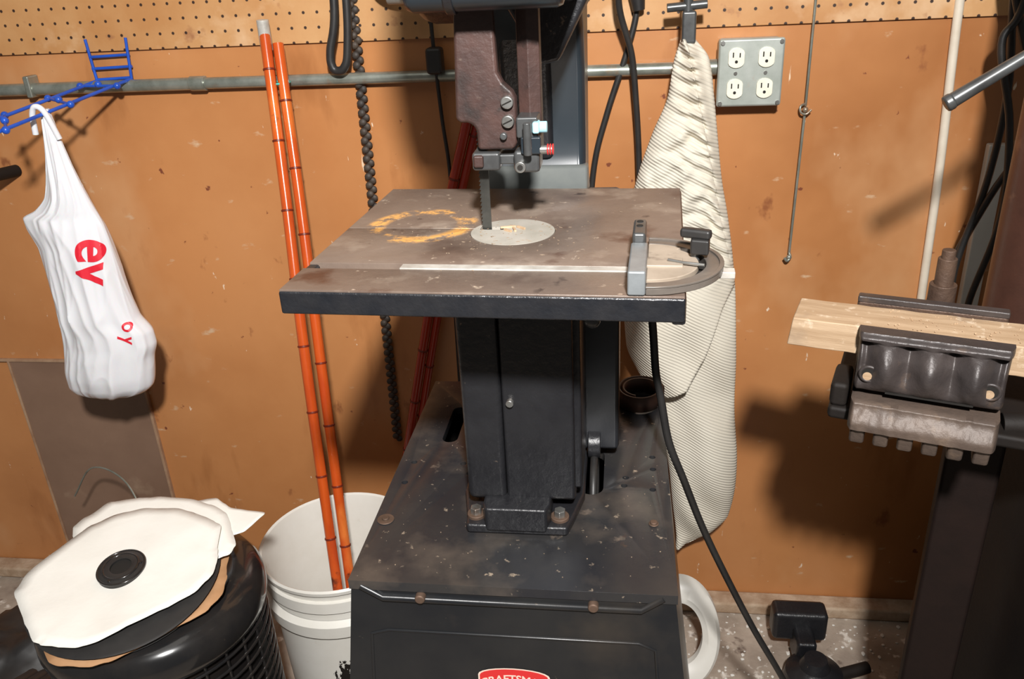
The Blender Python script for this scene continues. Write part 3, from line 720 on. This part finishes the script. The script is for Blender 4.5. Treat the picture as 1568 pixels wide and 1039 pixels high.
cyl('part_arm',(.40,1.30,.03),(.50,1.34,.03),.012,m_shade,cp)
bm=bmesh.new()
for _ in range(420):
    x=random.uniform(.05,.75);y=random.uniform(1.12,1.50);r=random.uniform(.001,.005)
    bmesh.ops.create_icosphere(bm,subdivisions=1,radius=r,matrix=Matrix.Translation((x,y,r*.5))@Matrix.Diagonal((1,random.uniform(.5,1.5),.5,1)))
fin('floor_debris',bm,m_card)
m_sd=M('sawdust_dull',(.33,.25,.18),(.22,.16,.11),60,.95,spec=.1)
bm=bmesh.new()
for _ in range(220):
    x=random.gauss(-.12,.055);y=random.gauss(.83,.05);r=random.uniform(.0003,.0009)
    if abs(x+.127)<.165 and abs(y-.823)<.15: bmesh.ops.create_icosphere(bm,subdivisions=1,radius=r,matrix=Matrix.Translation((x,y,1.1203))@Matrix.Rotation(random.random()*3,4,'Z')@Matrix.Diagonal((1,random.uniform(.6,3.5),.4,1)))
for _ in range(90):
    x=random.uniform(x0+.01,x1-.01);y=random.uniform(y0+.01,y1-.05);r=random.uniform(.0003,.0009)
    bmesh.ops.create_icosphere(bm,subdivisions=1,radius=r,matrix=Matrix.Translation((x,y,zt+.0003)))
sdo=fin('sawdust',bm,m_sd); sdo.parent=bs

# ---------------------------------------------------------------- reel on black drum
dr=empty('metal_drum_heater'); dc=(-.708,.918,0)
lathe('drum_core',[(0,.0),(.146,.0),(.146,.49),(0,.49)],dc,m_shade,dr)
lathe('drum_lid',[(.152,.478),(.162,.485),(.166,.50),(.165,.52),(.155,.537),(.135,.546),(.12,.545),(.11,.538),(0,.538)],dc,m_gloss,dr,angle=60)
for k in range(22): torus('guard_wire_%d'%k,(dc[0],dc[1],.03+k*.021),.158,.0026,m_gloss,dr,seg=64,ms=8)
for k in range(28):
    a=2*math.pi*k/28; x,y=dc[0]+.155*math.cos(a),dc[1]+.155*math.sin(a); cyl('guard_post_%d'%k,(x,y,.0),(x,y,.485),.0025,m_gloss,dr,seg=8,bevel=0)
rl=empty('cable_reel',(-.722,.886,.590)); rl.rotation_euler=(math.radians(8),math.radians(1),0); rl.scale=(.94,.94,.94)
lathe('reel_flange_bottom',[(0,0),(.138,0),(.140,.002),(.138,.005),(0,.005)],(0,0,-.030),m_black,rl)
lathe('reel_core',[(.06,0),(.06,.026)],(0,0,-.026),m_black,rl)
lathe('reel_flange_top',[(.01,0),(.140,0),(.144,.003),(.140,.005),(.01,.005)],(.004,-.006,-.0145),m_black,rl)
def poly(nm,pts,z,th_,mat,warp=0):
    cx=sum(p[0] for p in pts)/len(pts); cy=sum(p[1] for p in pts)/len(pts); n=len(pts); K=8
    bm=bmesh.new()
    def zz(x,y): return warp*(noise.noise(V((x*11,y*11,z*90)))+.5*noise.noise(V((x*25,y*25,z*50))))+z
    c0=bm.verts.new((cx,cy,zz(cx,cy))); rg=[]
    for k in range(1,K+1):
        rg.append([bm.verts.new((cx+(x-cx)*k/K,cy+(y-cy)*k/K,zz(cx+(x-cx)*k/K,cy+(y-cy)*k/K))) for x,y in pts])
    for i in range(n):
        bm.faces.new((c0,rg[0][i],rg[0][(i+1)%n]))
        for k in range(K-1): bm.faces.new((rg[k][i],rg[k+1][i],rg[k+1][(i+1)%n],rg[k][(i+1)%n]))
    o=fin(nm,bm,mat,rl); s=o.modifiers.new('s','SOLIDIFY'); s.thickness=th_; s.offset=0
oc=[(-.148,-.02),(-.146,-.055),(-.118,-.083),(-.062,-.137),(-.045,-.142),(.005,-.140),(.032,-.128),(.075,-.088),(.135,-.030),(.147,.005),(.140,.040),(.130,.060),(.118,.105),(.085,.120),(.030,.135),(-.030,.132),(-.075,.112),(-.105,.085)]
def smoo(P,k=2,c=.12,jit=.0022):
    out=[]
    n=len(P)
    for i in range(n):
        a,b,c_=V(P[i-1]),V(P[i]),V(P[(i+1)%n])
        p=b+(a-b)*c; q=b+(c_-b)*c
        for t in range(k+1):
            s=t/k; out.append(tuple((p*(1-s)**2+b*2*s*(1-s)+q*s*s)))
        nx=c_+(b-c_)*c
        for t in (1,2,3):
            m_=q.lerp(nx,t/4); out.append((m_.x+noise.noise(V((m_.x*60,m_.y*60,1)))*jit,m_.y+noise.noise(V((m_.x*60,m_.y*60,9)))*jit))
    return out
poly('cardboard_disc',smoo(oc),.0030,.0008,m_card,.0040)
poly('cardboard_disc_under',smoo([(-x*.99+.008,y*.62+.086) for x,y in oc]),-.0050,.0008,m_card,.0015)
poly('cardboard_flap',smoo([(.03,.165),(.075,.178),(.11,.155),(.176,.150),(.156,.105),(.132,.09),(.13,.03),(.02,.05)]),-.0085,.0008,m_card,.002)
poly('brown_cardboard_disc',smoo([(x*.97+.022,y*.97-.018) for x,y in oc]),-.0215,.0015,m_brownc,.002)
hz=.0052
lathe('hub_ring',[(.016,.0),(.016,.006),(.022,.007),(.034,.004),(.036,-.004)],(0,.001,hz),m_black,rl)
torus('hub_rib',(0,.001,hz+.005),.026,.0022,m_gloss,rl)
torus('hub_rib_outer',(0,.001,hz+.003),.035,.002,m_gloss,rl)
cyl('hub_hole',(0,.001,hz),(0,.001,hz+.0025),.017,m_dark,rl,bevel=0)
for k in range(3):
    a=k*2.1+.4; cyl('hub_dot_%d'%k,(.029*math.cos(a),.001+.029*math.sin(a),hz+.004),(.029*math.cos(a),.001+.029*math.sin(a),hz+.0063),.003,m_gloss,rl,seg=12)
jb=empty('black_duffel_bag')
bm=bmesh.new(); bmesh.ops.create_icosphere(bm,subdivisions=5,radius=1,matrix=Matrix.Identity(4))
for v in bm.verts:
    n=noise.noise(v.co*2.2)*.18+noise.noise(v.co*6)*.06; p=v.co*(1+n); v.co=(-1.10+p.x*.17,.98+p.y*.20,max(0.002,.16+p.z*.17))
fin('bag_shell',bm,m_black,jb,angle=80)
for i in range(4):
    tube('bag_fold_%d'%i,[(-.99+i*.025,.80,.20),(-.985+i*.025,.82,.30),(-.97+i*.022,.86,.35),(-.98+i*.02,.93,.32)],.010,m_black,jb)
tube('thin_grey_wire',[(-1.20,1.40,.34),(-1.12,1.38,.43),(-1.02,1.34,.42),(-.955,1.28,.32),(-.95,1.26,.2),(-.96,1.25,.01)],.002,m_galv)

# ---------------------------------------------------------------- lights & camera
def area(name,loc,target,size,power,col=(1,1,1),spread=180):
    l=bpy.data.lights.new(name,'AREA'); l.shape='DISK'; l.size=size; l.energy=power; l.color=col; l.spread=math.radians(spread)
    o=bpy.data.objects.new(name,l); COL.objects.link(o); o.location=loc
    o.rotation_euler=(V(target)-V(loc)).to_track_quat('-Z','Y').to_euler(); return o
area('flash_light',(.12,-.35,2.0),(-.35,1.3,1.1),.11,43,(1,.98,.96),150)
area('ceiling_light',(-.3,.3,2.6),(-.2,1.2,.5),1.2,4,(1,.95,.88))
wd=bpy.data.worlds.new('w'); S.world=wd; wd.use_nodes=True
wd.node_tree.nodes['Background'].inputs[0].default_value=(1,.95,.89,1); wd.node_tree.nodes['Background'].inputs[1].default_value=.10

Rr=V((.9915,.1229,-.0476)).normalized(); F=V((-.1316,.8993,-.4173)).normalized()
Up=Rr.cross(F).normalized(); F=Up.cross(Rr).normalized()
cam=bpy.data.cameras.new('camera'); co=bpy.data.objects.new('camera',cam); COL.objects.link(co)
mw=Matrix((( Rr.x,Up.x,-F.x,0),(Rr.y,Up.y,-F.y,0),(Rr.z,Up.z,-F.z,1.38),(0,0,0,1)))
co.matrix_world=mw
cam.sensor_width=36; cam.lens=1280/1568*36; cam.clip_start=.02
S.camera=co
